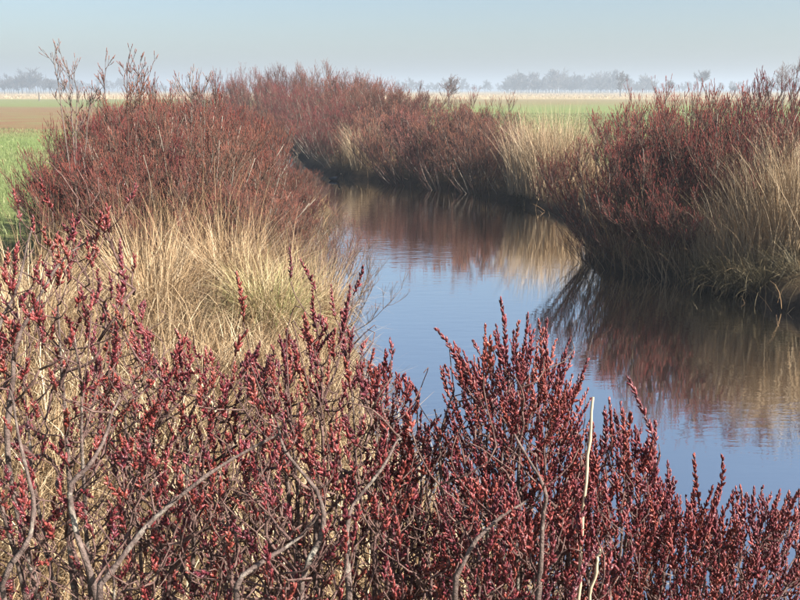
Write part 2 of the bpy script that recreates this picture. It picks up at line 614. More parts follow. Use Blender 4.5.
PROTO = [shrub_meshes('shrub%d' % i, H=1.75, spread=s) for i, s in enumerate((0.9, 1.0, 1.1, 0.8))]
FINE = [shrub_meshes('fine%d' % i, H=1.3, n1=24, n2=8, n3=7, spread=1.0, spike=0.035, spike_r=0.0024, twig_r=0.0013, up=0.9) for i in range(2)]


def shrub(x, y, h, width, label, group, proto=None, bud=BUD_RED, twig=TWIG_MID, name='bank_shrub', fine=False, z=None):
    lib = FINE if fine else PROTO
    base_h = 1.3 if fine else 1.75
    i = rng.integers(len(lib)) if proto is None else proto
    z = float(ground_z(np.array([x]), np.array([y]))[0]) if z is None else z
    z = max(z, -0.05)
    sz = h / base_h
    sx = width / (2.1 if not fine else 1.7)
    e = empty(name, (x, y, z), rng.uniform(0, 6.28), (sx, sx, sz))
    tag(e, label, 'shrub', group)
    for nm, me, mt in (('branches', lib[i][0], twig), ('buds', lib[i][1], bud)):
        o = bpy.data.objects.new(nm, me)
        col.objects.link(o)
        o.parent = e
        o.material_slots[0].link = 'OBJECT'
        o.material_slots[0].material = mt
        o['kind'] = 'stuff'
    return e


def edge_x(y, side):
    """x of the waterline (side -1 left, +1 right) at depth y"""
    xs = np.linspace(-30, 14, 900)
    s = ditch_dist(xs, np.full_like(xs, y))
    return float(xs[np.argmin(np.abs(s - side * HALF))])


ORD = ['first', 'second', 'third', 'fourth', 'fifth', 'sixth', 'seventh', 'eighth', 'ninth', 'tenth', 'eleventh', 'twelfth']
G_L = 'shrubs along the left bank'
G_R = 'shrubs along the right bank'
# left bank: front clump, then the row running back
left_front = [
    (-3.05, 8.85, 1.25, 1.4, 'lower reddish shrub standing in the back edge of the pale grass, left one', BUD_RED),
    (-2.35, 8.6, 1.20, 1.5, 'lower reddish shrub standing in the back edge of the pale grass, middle one', BUD_BROWN),
    (-1.65, 8.75, 0.95, 1.3, 'lower reddish shrub standing in the back edge of the pale grass, right one', BUD_BROWN),
    (-3.55, 9.8, 1.10, 1.4, 'leftmost shrub of the left bank hedge, edging the green field', BUD_BROWN),
    (-2.95, 9.5, 1.55, 1.7, 'reddish shrub rising straight behind the pale grass on the left bank', BUD_RED),
    (-2.35, 9.3, 1.60, 1.9, 'red-brown front shrub in the middle of the left bank hedge', BUD_BROWN),
    (-1.85, 9.9, 1.15, 1.55, 'red-brown shrub sloping towards the water at the hedge front', BUD_BROWN),
    (-2.7, 10.9, 1.92, 2.2, 'tall shrub directly behind the front shrubs of the left bank hedge', BUD_RED),
    (-3.3, 11.3, 1.85, 1.7, 'tall field-side shrub behind the leftmost shrub of the left hedge', BUD_RED),
]
for x, y, h, w, lb, bd in left_front:
    shrub(x, y, h, w, lb, G_L, bud=bd)
rows = [(12.4, 1.90), (14.6, 1.85), (17.4, 1.8), (20.6, 1.75), (24.0, 1.65), (28.5, 1.7)]
for k, (y, h) in enumerate(rows):
    ex = edge_x(y, -1)
    for j, off in enumerate((-0.65, -1.75, -2.4)):
        if k > 3 and j == 2: continue
        if j == 0 and k > 0: continue
        where = ('at the water edge', 'in the middle of the hedge', 'on the field side of the hedge')[j]
        lb = 'red-brown shrub %s, %s row back along the left bank' % (where, ORD[k])
        if j == 0:
            shrub(ex - 0.30, y, 0.62, 1.0, 'low fine-twigged shrub %s, %s row back along the left bank' % (where, ORD[k]), G_L, fine=True, bud=BUD_BROWN, twig=TWIG_MID)
            continue
        shrub(ex + off + rng.uniform(-.2, .2), y + rng.uniform(-.5, .5), h * (0.62, 0.86, 0.98)[j] * rng.uniform(0.95, 1.05), (1.6, 1.55, 1.8)[j], lb, G_L, bud=(BUD_BROWN, BUD_RED, BUD_BROWN)[(j + k) % 3])
# fine grey-pink shrubs leaning over the water
shrub(-0.75, 8.7, 0.85, 1.25, 'small fine-twigged pinkish grey shrub leaning over the water beside the pale grass', G_L, fine=True, bud=BUD_PALE, twig=TWIG_GREY)
shrub(-0.95, 9.9, 0.95, 1.3, 'low pinkish shrub between the grey water-edge shrub and the left bank hedge', G_L, fine=True, bud=BUD_BROWN, twig=TWIG_MID)

shrub(-1.40, 10.7, 0.70, 1.0, 'low red-brown shrub on the bank slope right of the hedge front', G_L, bud=BUD_BROWN)
shrub(-1.60, 12.0, 0.80, 1.1, 'low red-brown shrub on the bank slope, second past the hedge front', G_L, bud=BUD_RED)
shrub(-1.85, 13.6, 0.85, 1.1, 'low red-brown shrub on the bank slope, third past the hedge front', G_L, bud=BUD_BROWN)
shrub(-1.15, 11.1, 0.62, 1.1, 'low brown shrub at the waterline just past the grey water-edge shrub', G_L, fine=True, bud=BUD_BROWN, twig=TWIG_MID)
for k, y in enumerate((14.6, 16.0)):
    shrub(edge_x(y, -1) - 0.60, y, 0.40, 0.8, 'ankle-low fine shrub on the left waterline, %s before the bird' % ('second', 'first')[k], G_L, fine=True, bud=BUD_BROWN, twig=TWIG_MID)
# tall bare shrubs that stick out above the hedge
def tall_shrub(stems, fan, label, bud=BUD_PALE, twig=TWIG_GREY):
    """stems: list of (root px, tip px, tip py, depth)"""
    r0_ = at_depth(stems[0][0], 300, stems[0][3])
    root = np.array([r0_[0], stems[0][3], 0.0]); root[2] = float(ground_z(root[:1], root[1:2])[0])
    e = empty('tall_shrub', tuple(root))
    tag(e, label, 'shrub', 'tall bare shrubs above the left hedge')
    mb = MB(); sb = MB()
    for (px0, px1, py1, d) in stems:
        a = at_depth(px0, 300, d); a[2] = root[2] - 0.05
        b = at_depth(px1, py1, d + rng.uniform(-.2, .2))
        c = a * 0.5 + b * 0.5; c[0] += rng.normal(0, 0.06); c[2] += 0.12
        S = bez(a, c, b, 14)
        S[1:-1] += np.cumsum(rng.normal(0, 0.006, (12, 3)), 0) * 0.6
        S = (S - root)[None]
        mb.tubes(S, np.linspace(0.011, 0.0030, 14)[None], 5)
        n2 = fan
        p, tg = along(S, rng.uniform(0.68, 1.0, (1, n2)))
        p = p[0]; tg = tg[0]
        o = rng.normal(0, 1, (n2, 3)); o[:, 2] *= 0.4
        B = tri_branch(p, norm(tg + 0.7 * norm(o)), rng.uniform(0.10, 0.26, n2), 5, 0.5, 0.10)
        mb.tubes(B, np.linspace(0.0032, 0.0020, 5)[None] * np.ones((n2, 1)), 3)
        p, tg = along(B, rng.uniform(0.3, 1, (n2, 4)))
        p = p.reshape(-1, 3); tg = tg.reshape(-1, 3); m = len(p)
        T = tri_branch(p, norm(tg + 0.7 * norm(rng.normal(0, 1, (m, 3)))), rng.uniform(0.04, 0.11, m), 4, 0.6, 0.08)
        mb.tubes(T, np.linspace(0.0020, 0.0014, 4)[None] * np.ones((m, 1)), 3)
        E = T[:, -1]; D = norm(T[:, -1] - T[:, -2])
        ks = np.linspace(-0.04, 0.012, 5)
        sb.tubes(E[:, None] + D[:, None] * ks[None, :, None], np.array([0.002, 0.0042, 0.0030, 0.0040, 0.001])[None] * np.ones((m, 1)), 3)
    mb.obj('branches', twig, e)
    o = sb.obj('buds', bud, e); o['kind'] = 'stuff'


tall_shrub([(82, 52, 52, 9.0), (86, 66, 60, 9.0), (84, 92, 88, 9.1), (78, 74, 78, 9.0)], 9, 'tall bare shrub with forked pale tips, highest above the left hedge')
tall_shrub([(128, 106, 68, 9.6), (130, 128, 64, 9.6), (134, 148, 66, 9.6), (130, 138, 74, 9.7)], 12, 'bushy brown-tipped tall shrub above the left hedge, next to the highest', BUD_BROWN, TWIG_MID)
tall_shrub([(198, 192, 78, 10.2), (200, 206, 76, 10.2), (196, 180, 84, 10.3)], 8, 'shorter bare shrub top above the right part of the left hedge')

# right bank, nearest dark red mass
near_right = [
    (3.18, 12.9, 1.85, 2.1, 'dark red shrub at the left end of the big right-bank thicket, overhanging the water'),
    (3.75, 12.7, 2.28, 2.4, 'dark red shrub second from the left end of the right-bank thicket'),
    (4.5, 12.5, 2.5, 2.7, 'tall dark red shrub in the middle of the big right-bank thicket'),
    (5.4, 12.3, 2.5, 2.7, 'dark red shrub behind the pale reeds at the right picture edge'),
    (6.4, 12.4, 2.35, 2.6, 'rightmost dark red shrub of the right-bank thicket, cut by the picture edge'),
    (4.1, 13.9, 2.35, 2.3, 'dark red shrub at the left end of the second row of the right-bank thicket'),
    (5.0, 13.9, 2.32, 2.7, 'dark red shrub in the middle of the second row of the right-bank thicket'),
    (6.2, 14.0, 2.40, 2.6, 'dark red shrub at the right end of the second row of the right-bank thicket'),
    (3.95, 12.1, 1.45, 2.0, 'low brown-stemmed shrub at the waterline before the right-bank thicket'),
]
for x, y, h, w, lb in near_right:
    shrub(x, y, h, w, lb, G_R, z=0.15)
for k, (x, y) in enumerate([(2.85, 12.55), (3.35, 12.3), (3.8, 11.9)]):
    shrub(x, y, 0.75, 1.25, 'low dark twiggy shrub at the waterline, %s from the left under the right-bank thicket' % ORD[k], G_R, fine=True, bud=BUD_RED, twig=TWIG_MID, z=0.02)
mid_right = [
    (2.55, 20.6, 1.40, 1.7, 'reddish shrub just left of the tan reeds on the right bank'),
    (1.95, 21.5, 2.15, 2.7, 'broad reddish shrub right of the middle of the centre thicket'),
    (1.10, 22.5, 2.25, 2.7, 'broad reddish shrub left of the middle of the centre thicket'),
    (0.25, 23.5, 2.2, 2.6, 'reddish shrub at the left end of the centre thicket above dark water'),
    (2.6, 22.4, 1.6, 1.9, 'shrub in the back row of the centre thicket, beside the green field'),
    (1.9, 23.6, 2.1, 2.4, 'shrub in the back row of the centre thicket, left of the field-side one'),
    (0.9, 24.8, 2.3, 2.7, 'shrub in the back row at the left end of the centre thicket'),
]
for x, y, h, w, lb in mid_right:
    shrub(x, y, h, w, lb, G_R, bud=BUD_BROWN, z=0.1)
far_pts = [(-1.75, 27.0, 2.0), (-2.15, 29.2, 2.2), (-2.8, 31.8, 2.5), (-3.6, 34.6, 2.75), (-4.9, 38.0, 2.95), (-6.8, 41.5, 3.15), (-9.0, 45.0, 3.3)]
for k, (x, y, h) in enumerate(far_pts):
    shrub(x + 0.1, y, h, 2.5, 'dark red shrub, %s of the far thicket counted from the bend leftwards' % ORD[k], 'far shrubs beyond the bend', bud=BUD_RED, z=0.1)
    shrub(x + 1.5, y + 1.3, h * 1.0, 2.8, 'red-brown shrub, %s in the back row of the far thicket' % ORD[k], 'far shrubs beyond the bend', bud=BUD_BROWN)

# ------------------------------------------------------------------ foreground catkin shrubs
def catkin_spike(key, n, L):
    mb = MB()
    K = 6
    t = np.linspace(0, 1, K)
    ax = np.stack([0.004 * np.sin(t * 3 + n), 0.003 * np.cos(t * 2.5 + n), t * L], -1)
    mb.tubes(ax[None], np.linspace(0.0013, 0.0008, K)[None], 4, tint=[0.1])
    s, rings = 6, 5
    prof = np.array([0.40, 0.92, 1.0, 0.62, 0.06])
    zz = np.array([0.0, 0.22, 0.50, 0.78, 1.0])
    ang = np.arange(s) * 2 * math.pi / s
    for i in range(n):
        if rng.random() < 0.07 and i < n - 2: continue
        f = (i + 0.5) / n
        zc = L * (0.06 + 0.93 * f ** 0.92) + rng.normal(0, 0.001)
        a = i * 2.39996 + rng.normal(0, 0.25)
        tilt = R(40) * (1 - 0.55 * f) + rng.normal(0, 0.12)
        if i == n - 1: tilt = 0.05
        ln = rng.uniform(0.0072, 0.0135) * (1 - 0.30 * f)
        wd = ln * rng.uniform(0.18, 0.23)
        d = np.array([math.sin(tilt) * math.cos(a), math.sin(tilt) * math.sin(a), math.cos(tilt)])
        u = norm(np.cross(d, [0.31, 0.2, 0.9])); w = np.cross(d, u)
        c0 = np.array([np.interp(zc, ax[:, 2], ax[:, 0]), np.interp(zc, ax[:, 2], ax[:, 1]), zc])
        V = c0 + d * (zz * ln)[:, None, None] + (u * np.cos(ang)[:, None] + w * np.sin(ang)[:, None])[None] * (prof * wd)[:, None, None]
        ix = np.arange(rings * s).reshape(rings, s)
        A = ix[:-1]; Bx = ix[1:]
        q = np.stack([A, np.roll(A, -1, 1), np.roll(Bx, -1, 1), Bx], -1)
        tn = np.clip(rng.normal(0.45, 0.22), 0, 1) + np.repeat(np.array([-0.2, -0.05, 0.05, 0.2, 0.35]), s)
        mb.add(V, q, None, np.clip(tn, 0, 1))
    return mb.mesh(key, CATKIN, smooth=True)


SPIKES = []
for i in range(12):
    L = 0.022 + 0.0075 * i
    SPIKES.append((L, catkin_spike('catkin_spike', int(L / 0.0033) + 4, L)))


class Skeleton:
    def __init__(s):
        s.p = np.zeros((0, 3)); s.par = []; s.cnt = []; s.chains = []; s.main = []

    def add_chain(s, pts, parent, main=False):
        ids = []
        start = len(s.par)
        s.p = np.concatenate([s.p, pts])
        pr = parent
        for k in range(len(pts)):
            s.par.append(pr); s.cnt.append(0.0)
            pr = start + k; ids.append(pr)
        (s.main if main else s.chains).append(([parent] if parent >= 0 else []) + ids)
        j = pr
        while j >= 0:
            s.cnt[j] += 1; j = s.par[j]
        return ids


def catkin_shrub(label, prof, d, n_spike, n_bare, zspan, n_main=6, lean=(0, 0), r0=0.00088, leaders=(), limbs=(), sm=5.5, wild=0.16, topf=1.25, fan=1.7):
    """prof: crown outline as (px, py) pairs at the crown's depth d[1]; d = (front, crown, back) metres"""
    pr = np.array(prof, float)
    d0, dm, d1 = d
    mid = at_depth(pr[:, 0].mean(), 300, dm)
    root = np.array([mid[0] + lean[0], dm + lean[1], 0.0])
    root[2] = float(ground_z(root[0:1], root[1:2])[0]) - 0.03
    e = empty('catkin_shrub', tuple(root), 0)
    tag(e, label, 'shrub', 'catkin shrubs in the foreground')

    def tip(bare):
        px = rng.uniform(pr[0, 0], pr[-1, 0])
        dd = rng.triangular(d0, dm, d1)
        top = at_depth(px, np.interp(px, pr[:, 0], pr[:, 1]), dm)[2]
        z = top - 0.35 * abs(dd - dm) * (0.6 if dd < dm else 1.0)
        cap = at_depth(px, np.interp(px, pr[:, 0], pr[:, 1]), dd)[2]
        z = min(z, cap)
        fall = rng.uniform(0, 1) ** (topf if not bare else 0.8) * zspan
        z = z - 0.015 - fall
        x = at_depth(px, 300, dd)[0]
        return np.array([x, dd, z]), fall

    sk = Skeleton()
    cx = np.array([mid[0], dm])
    # main limbs
    for i in range(n_main):
        f = (i + 0.5) / n_main
        px = pr[0, 0] + (pr[-1, 0] - pr[0, 0]) * np.clip(f + rng.normal(0, 0.10), 0, 1)
        dd = np.clip(rng.normal(dm, (d1 - d0) * 0.2), d0 + 0.03, d1)
        top = at_depth(px, np.interp(px, pr[:, 0], pr[:, 1]), dm)
        end = np.array([at_depth(px, 300, dd)[0], dd, top[2] - rng.uniform(0.12, 0.40)])
        st = root + np.array([rng.normal(0, 0.05), rng.normal(0, 0.05), 0])
        ctrl = st * 0.45 + end * 0.55
        ctrl[2] = st[2] + (end[2] - st[2]) * rng.uniform(0.35, 0.6)
        ctrl[:2] += (end[:2] - st[:2]) * 0.25
        K = 22
        P = bez(st, ctrl, end, K)
        amp = np.linspace(0.2, 1, K)[:, None] * 0.012
        wob = np.cumsum(rng.normal(0, 1, (K, 3)), 0) * 0.25
        wob -= np.linspace(0, 1, K)[:, None] * wob[-1]
        P[1:] += (amp * wob)[1:]
        sk.add_chain(P, -1, True)

    for pts in limbs:                                  # limbs the photograph shows, followed down to the root
        Q = np.array([at_depth(*q) for q in pts])
        low = Q[0]
        foot = bez(root, root * 0.5 + low * 0.5 + np.array([0, 0, 0.05]), low, 9)[:-1]
        P = smooth_line(np.concatenate([foot[::2], Q]), 26)
        P[3:] += np.cumsum(rng.normal(0, 0.0013, (23, 3)), 0)
        sk.add_chain(P, -1, True)

    tips = [(*tip(False), False, None) for _ in range(n_spike)] + [(*tip(True), True, None) for _ in range(n_bare)]
    for pts in limbs:
        end = at_depth(*pts[-1])
        for _ in range(6):
            tips.append((end + np.array([rng.normal(0, .05), rng.normal(0, .05), rng.uniform(.03, .15)]), 0.1, rng.random() < 0.6, None))
    for (lx, ly, ld) in leaders:
        tips.append((at_depth(lx, ly, ld), 0.0, False, 'leader'))
    tips.sort(key=lambda q: np.linalg.norm(q[0] - root) + rng.normal(0, 0.08))
    spikes = []
    up = np.array([0, 0, 1.0])
    for p, fall, bare, ld in tips:
        out = np.array([p[0] - cx[0], p[1] - cx[1], 0])
        if bare:
            dr = norm(up * rng.uniform(0.1, 1.0) + out * 1.2 + rng.normal(0, 0.5, 3))
            L = rng.uniform(0.02, 0.06)
        else:
            dr = norm(up + out * fan + rng.normal(0, wild, 3) + (rng.normal(0, 0.25, 3) if fall > 0.25 else 0))
            k = int(np.clip(rng.normal(sm, 2.0), 0, 11)) if ld is None else rng.integers(8, 12) if sm > 4.5 else rng.integers(5, 9)
            L, me = SPIKES[k]
        b = p - dr * L
        v = b - sk.p
        dist = np.linalg.norm(v, axis=1)
        cosu = v[:, 2] / np.maximum(dist, 1e-6)
        cost = dist + 0.45 * np.maximum(0, 0.60 - cosu) + 0.35 * np.maximum(0, 0.05 - dist) + np.where(sk.p[:, 2] < root[2] + 0.25, 0.5, 0)
        j = int(np.argmin(cost))
        a = sk.p[j]
        ll = dist[j]
        ctrl = b - dr * ll * 0.5 + rng.normal(0, 0.05, 3) * ll
        K = int(np.clip(ll / 0.018, 4, 16))
        P = bez(a, ctrl, b, K)[1:]
        n_ = len(P)
        wob = np.cumsum(rng.normal(0, 1, (n_, 3)), 0)
        wob -= np.linspace(0, 1, n_)[:, None] * wob[-1]
        P = P + wob * 0.0015
        P[-1] = b
        sk.add_chain(P, j)
        if not bare:
            spikes.append((b, norm(dr * 0.8 + 0.2 * norm(P[-1] - P[-2])), me))
    rad = r0 * np.maximum(np.array(sk.cnt), 1.0) ** 0.36
    # limbs, each its own part
    for ch in sk.main:
        P = sk.p[ch] - root
        rr = np.maximum(rad[ch], np.linspace(0.0070, 0.0014, len(ch))) * rng.uniform(0.86, 1.22, len(ch))
        mb = MB()
        mb.tubes(P[None], rr[None], 7)
        mb.obj('branch', BARK, e, smooth=True)
    mb = MB()
    for ch in sk.chains:
        P = sk.p[ch] - root
        rr = rad[ch].copy()
        rr[0] = min(rr[0], rr[1] * 1.25)
        mb.tubes(P[None], rr[None], 4 if rr[0] < 0.003 else 5)
    o = mb.obj('twigs', TWIG, e, smooth=True)
    o['kind'] = 'stuff'
    for i, (b, dr, me) in enumerate(spikes[:300]):
        o = bpy.data.objects.new('catkin_spike', me)
        col.objects.link(o)
        o.parent = e
        o.location = b - root
        qd = Vector(dr).to_track_quat('Z', 'Y')
        o.rotation_mode = 'QUATERNION'
        from mathutils import Quaternion
        o.rotation_quaternion = qd @ Quaternion((0, 0, 1), rng.uniform(0, 6.28))
        s_ = rng.uniform(0.75, 1.22)
        o.scale = (s_, s_, s_)
    return e


catkin_shrub('tall sparse shrub at the left picture edge with dark limbs against pale grass',
             [(-60, 250), (0, 235), (40, 205), (75, 198), (110, 185), (130, 215), (150, 300)], (1.15, 1.5, 1.9), 190, 220, 0.5, 4, sm=3.2, wild=0.25, topf=1.5, limbs=[[(6, 470, 1.4), (10, 395, 1.42), (16, 350, 1.44), (32, 315, 1.46), (45, 288, 1.48), (62, 262, 1.5), (95, 242, 1.52)], [(-20, 420, 1.4), (0, 330, 1.4), (22, 290, 1.42), (40, 230, 1.45)]])
catkin_shrub('catkin shrub with upright red tips in front of the pale dry grass',
             [(85, 345), (120, 312), (165, 318), (200, 330), (240, 340), (270, 335)], (1.15, 1.55, 2.0), 290, 520, 0.5, 6, sm=3.2, wild=0.28, topf=1.7, leaders=[(238, 282, 1.5), (128, 312, 1.5)])
catkin_shrub('catkin shrub with the tallest red spires, below the green-tinged tussock',
             [(245, 345), (280, 318), (300, 305), (335, 295), (365, 305), (395, 360), (420, 378)], (1.15, 1.5, 2.0), 290, 420, 0.55, 6, sm=4.0, wild=0.22, topf=1.7,
             leaders=[(290, 243, 1.45), (299, 258, 1.5), (332, 276, 1.5), (364, 264, 1.5), (346, 292, 1.5), (310, 288, 1.42)])
catkin_shrub('lower catkin shrub filling the dip before the two highest crowns',
             [(380, 365), (405, 368), (420, 378), (437, 395), (455, 420)], (1.2, 1.5, 1.85), 240, 160, 0.5, 4, sm=3.6, wild=0.25)
catkin_shrub('broad fan-shaped catkin shrub standing against the open water',
             [(438, 350), (446, 337), (480, 318), (500, 314), (530, 315), (560, 330), (575, 340), (592, 372), (600, 400)], (1.15, 1.45, 1.85), 292, 110, 0.36, 6, sm=7.5, topf=1.5, fan=3.4, wild=0.10,
             leaders=[(441, 332, 1.45), (481, 318, 1.45), (500, 309, 1.45), (512, 322, 1.4), (531, 312, 1.45), (556, 325, 1.45), (569, 332, 1.45), (590, 366, 1.45)])
catkin_shrub('catkin shrub close behind the fan-shaped one, showing through its gaps',
             [(445, 400), (465, 372), (500, 360), (545, 362), (578, 385), (605, 415), (625, 435)], (1.35, 1.6, 1.9), 230, 90, 0.40, 5, sm=6.0, topf=1.1, fan=2.8)
catkin_shrub('catkin shrub behind the lower right corner shrub, leaning over the water',
             [(640, 455), (680, 478), (710, 490), (750, 500), (800, 505), (840, 500)], (1.3, 1.5, 1.75), 290, 60, 0.38, 5, sm=6.0, topf=1.3)
catkin_shrub('dense red catkin shrub right of the pale reed stalk',
             [(585, 430), (605, 405), (628, 398), (650, 425), (662, 432), (690, 470), (700, 500)], (1.1, 1.4, 1.75), 285, 50, 0.42, 5, sm=6.5, topf=1.7,
             leaders=[(627, 392, 1.4), (608, 402, 1.4), (654, 428, 1.4), (691, 464, 1.35)])
catkin_shrub('red catkin shrub in the lower right corner',
             [(690, 500), (705, 478), (720, 470), (745, 482), (775, 486), (800, 488), (850, 470)], (1.05, 1.35, 1.7), 285, 40, 0.42, 5, sm=6.5, topf=1.7,
             leaders=[(718, 458, 1.35), (734, 478, 1.35), (757, 492, 1.33), (775, 488, 1.33), (798, 492, 1.3), (746, 494, 1.3)])
catkin_shrub('tangled grey-branched shrub in the lower left corner',
             [(-40, 470), (40, 440), (110, 420), (180, 430), (230, 450)], (0.95, 1.2, 1.5), 160, 750, 0.55, 4, sm=2.5, wild=0.4, limbs=[[(98, 620, 1.1), (92, 580, 1.1), (72, 510, 1.12), (76, 478, 1.13), (98, 455, 1.15), (112, 415, 1.18), (122, 392, 1.2)], [(95, 615, 1.05), (120, 560, 1.07), (150, 525, 1.1), (200, 482, 1.12), (240, 455, 1.14), (285, 432, 1.16)], [(8, 600, 1.1), (34, 540, 1.12), (38, 500, 1.14), (22, 440, 1.16), (10, 390, 1.18)]])
catkin_shrub('tangled shrub with bare pale twigs at the bottom centre',
             [(200, 430), (260, 410), (330, 405), (400, 430), (450, 450)], (0.95, 1.2, 1.5), 230, 720, 0.55, 4, sm=3.0, wild=0.35, limbs=[[(345, 610, 1.1), (342, 540, 1.12), (348, 510, 1.13), (375, 470, 1.15), (392, 440, 1.17)], [(235, 605, 1.05), (262, 565, 1.07), (300, 540, 1.1), (320, 520, 1.1)], [(300, 600, 1.1), (325, 530, 1.12), (320, 490, 1.13), (290, 450, 1.15), (278, 420, 1.16)]])
catkin_shrub('catkin shrub at the bottom edge below the fan-shaped crown',
             [(430, 470), (480, 450), (540, 455), (600, 470), (650, 490)], (0.95, 1.15, 1.4), 285, 200, 0.4, 4, sm=5.0, wild=0.22, limbs=[[(455, 610, 1.05), (470, 550, 1.06), (500, 515, 1.08), (530, 495, 1.1)], [(535, 600, 1.08), (540, 500, 1.1), (540, 470, 1.1), (510, 420, 1.15)]])

# ------------------------------------------------------------------ dry grass on the left bank and reeds
def scatter_blades(mb, n, xr, yr, cond, Lr, lean_s, droop, w, tint, bias=None):
    x = rng.uniform(*xr, n); y = rng.uniform(*yr, n)
    s = ditch_dist(x, y)
    m = cond(x, y, s)
    x, y = x[m], y[m]
    n = len(x)
    z = ground_z(x, y) - 0.03
    L = rng.uniform(*Lr, n) * (1 + 0.3 * vnoise(x, y, 2.2, 4))
    az = rng.uniform(0, 2 * math.pi, n)
    if bias is not None:
        az = np.where(rng.random(n) < 0.65, bias + rng.normal(0, 0.5, n), az)
    ti = np.clip(tint[0] + (tint[1] - tint[0]) * rng.random(n) + 0.18 * vnoise(x, y, 1.8, 9), 0, 1)
    blades(mb, np.stack([x, y, z], -1), L, az, np.abs(rng.normal(0, lean_s, n)), np.abs(rng.normal(droop, droop * .5, n)), np.full(n, w) * rng.uniform(.6, 1.3, n), ti)


gmb = MB()
scatter_blades(gmb, 52000, (-6.0, 1.5), (2.2, 8.1), lambda x, y, s: (s < -HALF - 0.22) & (x > -0.52 * y - 0.8) & (s > -5.5), (0.28, 0.62), 0.45, 1.0, 0.0026, (0.0, 1.0), bias=-0.6)
scatter_blades(gmb, 3000, (-5.0, 0.5), (7.2, 8.6), lambda x, y, s: (s < -HALF - 0.3) & (s > -4.9), (0.6, 1.05), 0.14, 0.35, 0.0024, (0.0, 0.55))
scatter_blades(gmb, 5000, (-12.0, 0.5), (9.0, 30), lambda x, y, s: (s < -HALF - 0.1) & (s > -5.2), (0.22, 0.45), 0.2, 0.5, 0.004, (0.0, 0.7))
scatter_blades(gmb, 9000, (-4.0, 0.5), (8.3, 20), lambda x, y, s: (s < -HALF + 0.15) & (s > -HALF - 1.0), (0.22, 0.5), 0.5, 0.9, 0.003, (0.0, 0.45), bias=-0.4)
tag(gmb.obj('dry_grass', STRAW), 'pale straw-coloured dry grass covering the left bank', 'grass', kind='stuff')

gmb = MB()
scatter_blades(gmb, 9000, (-2, 12), (7.5, 30), lambda x, y, s: (s > HALF - 0.05) & (s < 6.0), (0.25, 0.50), 0.4, 0.7, 0.004, (0.0, 0.5))
scatter_blades(gmb, 3800, (2.3, 6), (10.6, 13.2), lambda x, y, s: (s - right_extra(y) > HALF - 0.1) & (s - right_extra(y) < HALF + 0.9), (0.5, 1.0), 0.45, 0.4, 0.0032, (0.1, 0.8), bias=3.7)
tag(gmb.obj('bank_grass', STRAW), 'brown dry grass under the shrubs of the right bank', 'grass', kind='stuff')

gmb = MB()
def meadow(n, xr, yr, cond, L, w):
    x = rng.uniform(*xr, n); y = yr[0] + (yr[1] - yr[0]) * rng.random(n) ** 1.6
    s = ditch_dist(x, y)
    m = cond(x, y, s); x, y = x[m], y[m]; n = len(x)
    blades(gmb, np.stack([x, y, ground_z(x, y) - 0.01], -1), L * rng.uniform(.5, 1.2, n), rng.uniform(0, 6.28, n), np.abs(rng.normal(0, .4, n)), np.abs(rng.normal(.4, .3, n)), np.full(n, w), np.clip(rng.normal(.5, .28, n), 0, 1), K=3)
meadow(70000, (-26, -3), (9, 42), lambda x, y, s: (s < -4.6) & (x > -0.5 * y - 2), 0.13, 0.006)
meadow(40000, (2, 22), (26, 70), lambda x, y, s: (s > 4.6) & (x < 0.36 * y), 0.15, 0.010)
tag(gmb.obj('meadow_grass', MEADOW), 'short green grass of the meadows behind both banks', 'grass', kind='stuff')

CL_REED = [clump_mesh('reed_clump', REED, 700, 0.40, 1.30, 0.22, q, 0.0032, K=5) for q in (0.25, 0.5, 0.4)]
CL_STRAW = [clump_mesh('straw_tussock', STRAW, 800, 0.22, 0.85, 0.5, 0.9, 0.003, 0.3, 1.0) for _ in range(2)]
CL_GREEN = clump_mesh('green_tussock', GREEN_TUFT, 1100, 0.20, 0.75, 0.6, 1.0, 0.003, green_core=True)
CL_SEDGE = [clump_mesh('sedge_tussock', DARK_SEDGE, 900, 0.25, 0.9, 0.7, 1.2, 0.0035) for _ in range(2)]


def clump(me, x, y, s, name, label, cat, group, z=None, sz=None):
    z = float(ground_z(np.array([x]), np.array([y]))[0]) if z is None else z
    o = bpy.data.objects.new(name, me)
    col.objects.link(o)
    o.location = (x, y, z)
    o.rotation_euler = (0, 0, rng.uniform(0, 6.28))
    o.scale = (s, s, sz or s)
    return tag(o, label, cat, group)


GT = 'grass tussocks on the left bank'
clump(CL_GREEN, -1.0, 6.7, 0.95, 'grass_tussock', 'green-tinged tussock among straw beside the water-edge shrub', 'grass tussock', GT)
clump(CL_STRAW[0], -1.45, 7.6, 1.0, 'grass_tussock', 'pale straw tussock just behind the green-tinged tussock', 'grass tussock', GT)
clump(CL_STRAW[1], -2.0, 7.0, 1.1, 'grass_tussock', 'bright straw tussock left of the green-tinged tussock', 'grass tussock', GT)
clump(CL_STRAW[0], -2.6, 6.1, 1.1, 'grass_tussock', 'leftmost bright straw tussock behind the foreground shrubs', 'grass tussock', GT)
clump(CL_STRAW[1], -0.75, 7.7, 0.85, 'grass_tussock', 'small straw tussock between the green-tinged tussock and the water', 'grass tussock', GT)
GRR = 'dry reed clumps on the right bank'
reeds = [(4.0, 11.2, 0.66, 'lowest reed clump at the left end of the near pale reeds'), (4.25, 11.0, 0.80, 'low reed clump second from the left of the near reeds'),
         (4.55, 10.85, 0.95, 'pale reed clump in the middle of the near reeds'), (4.85, 10.75, 1.08, 'tall pale reed clump at the right picture edge'),
         (4.6, 11.35, 0.98, 'reed clump behind the near pale reeds'), (5.15, 11.1, 1.15, 'rearmost reed clump cut by the right picture edge')]
for k, (x, y, s, lb) in enumerate(reeds):
    clump(CL_REED[k % 3], x, y, s, 'reed_clump', lb, 'reeds', GRR)
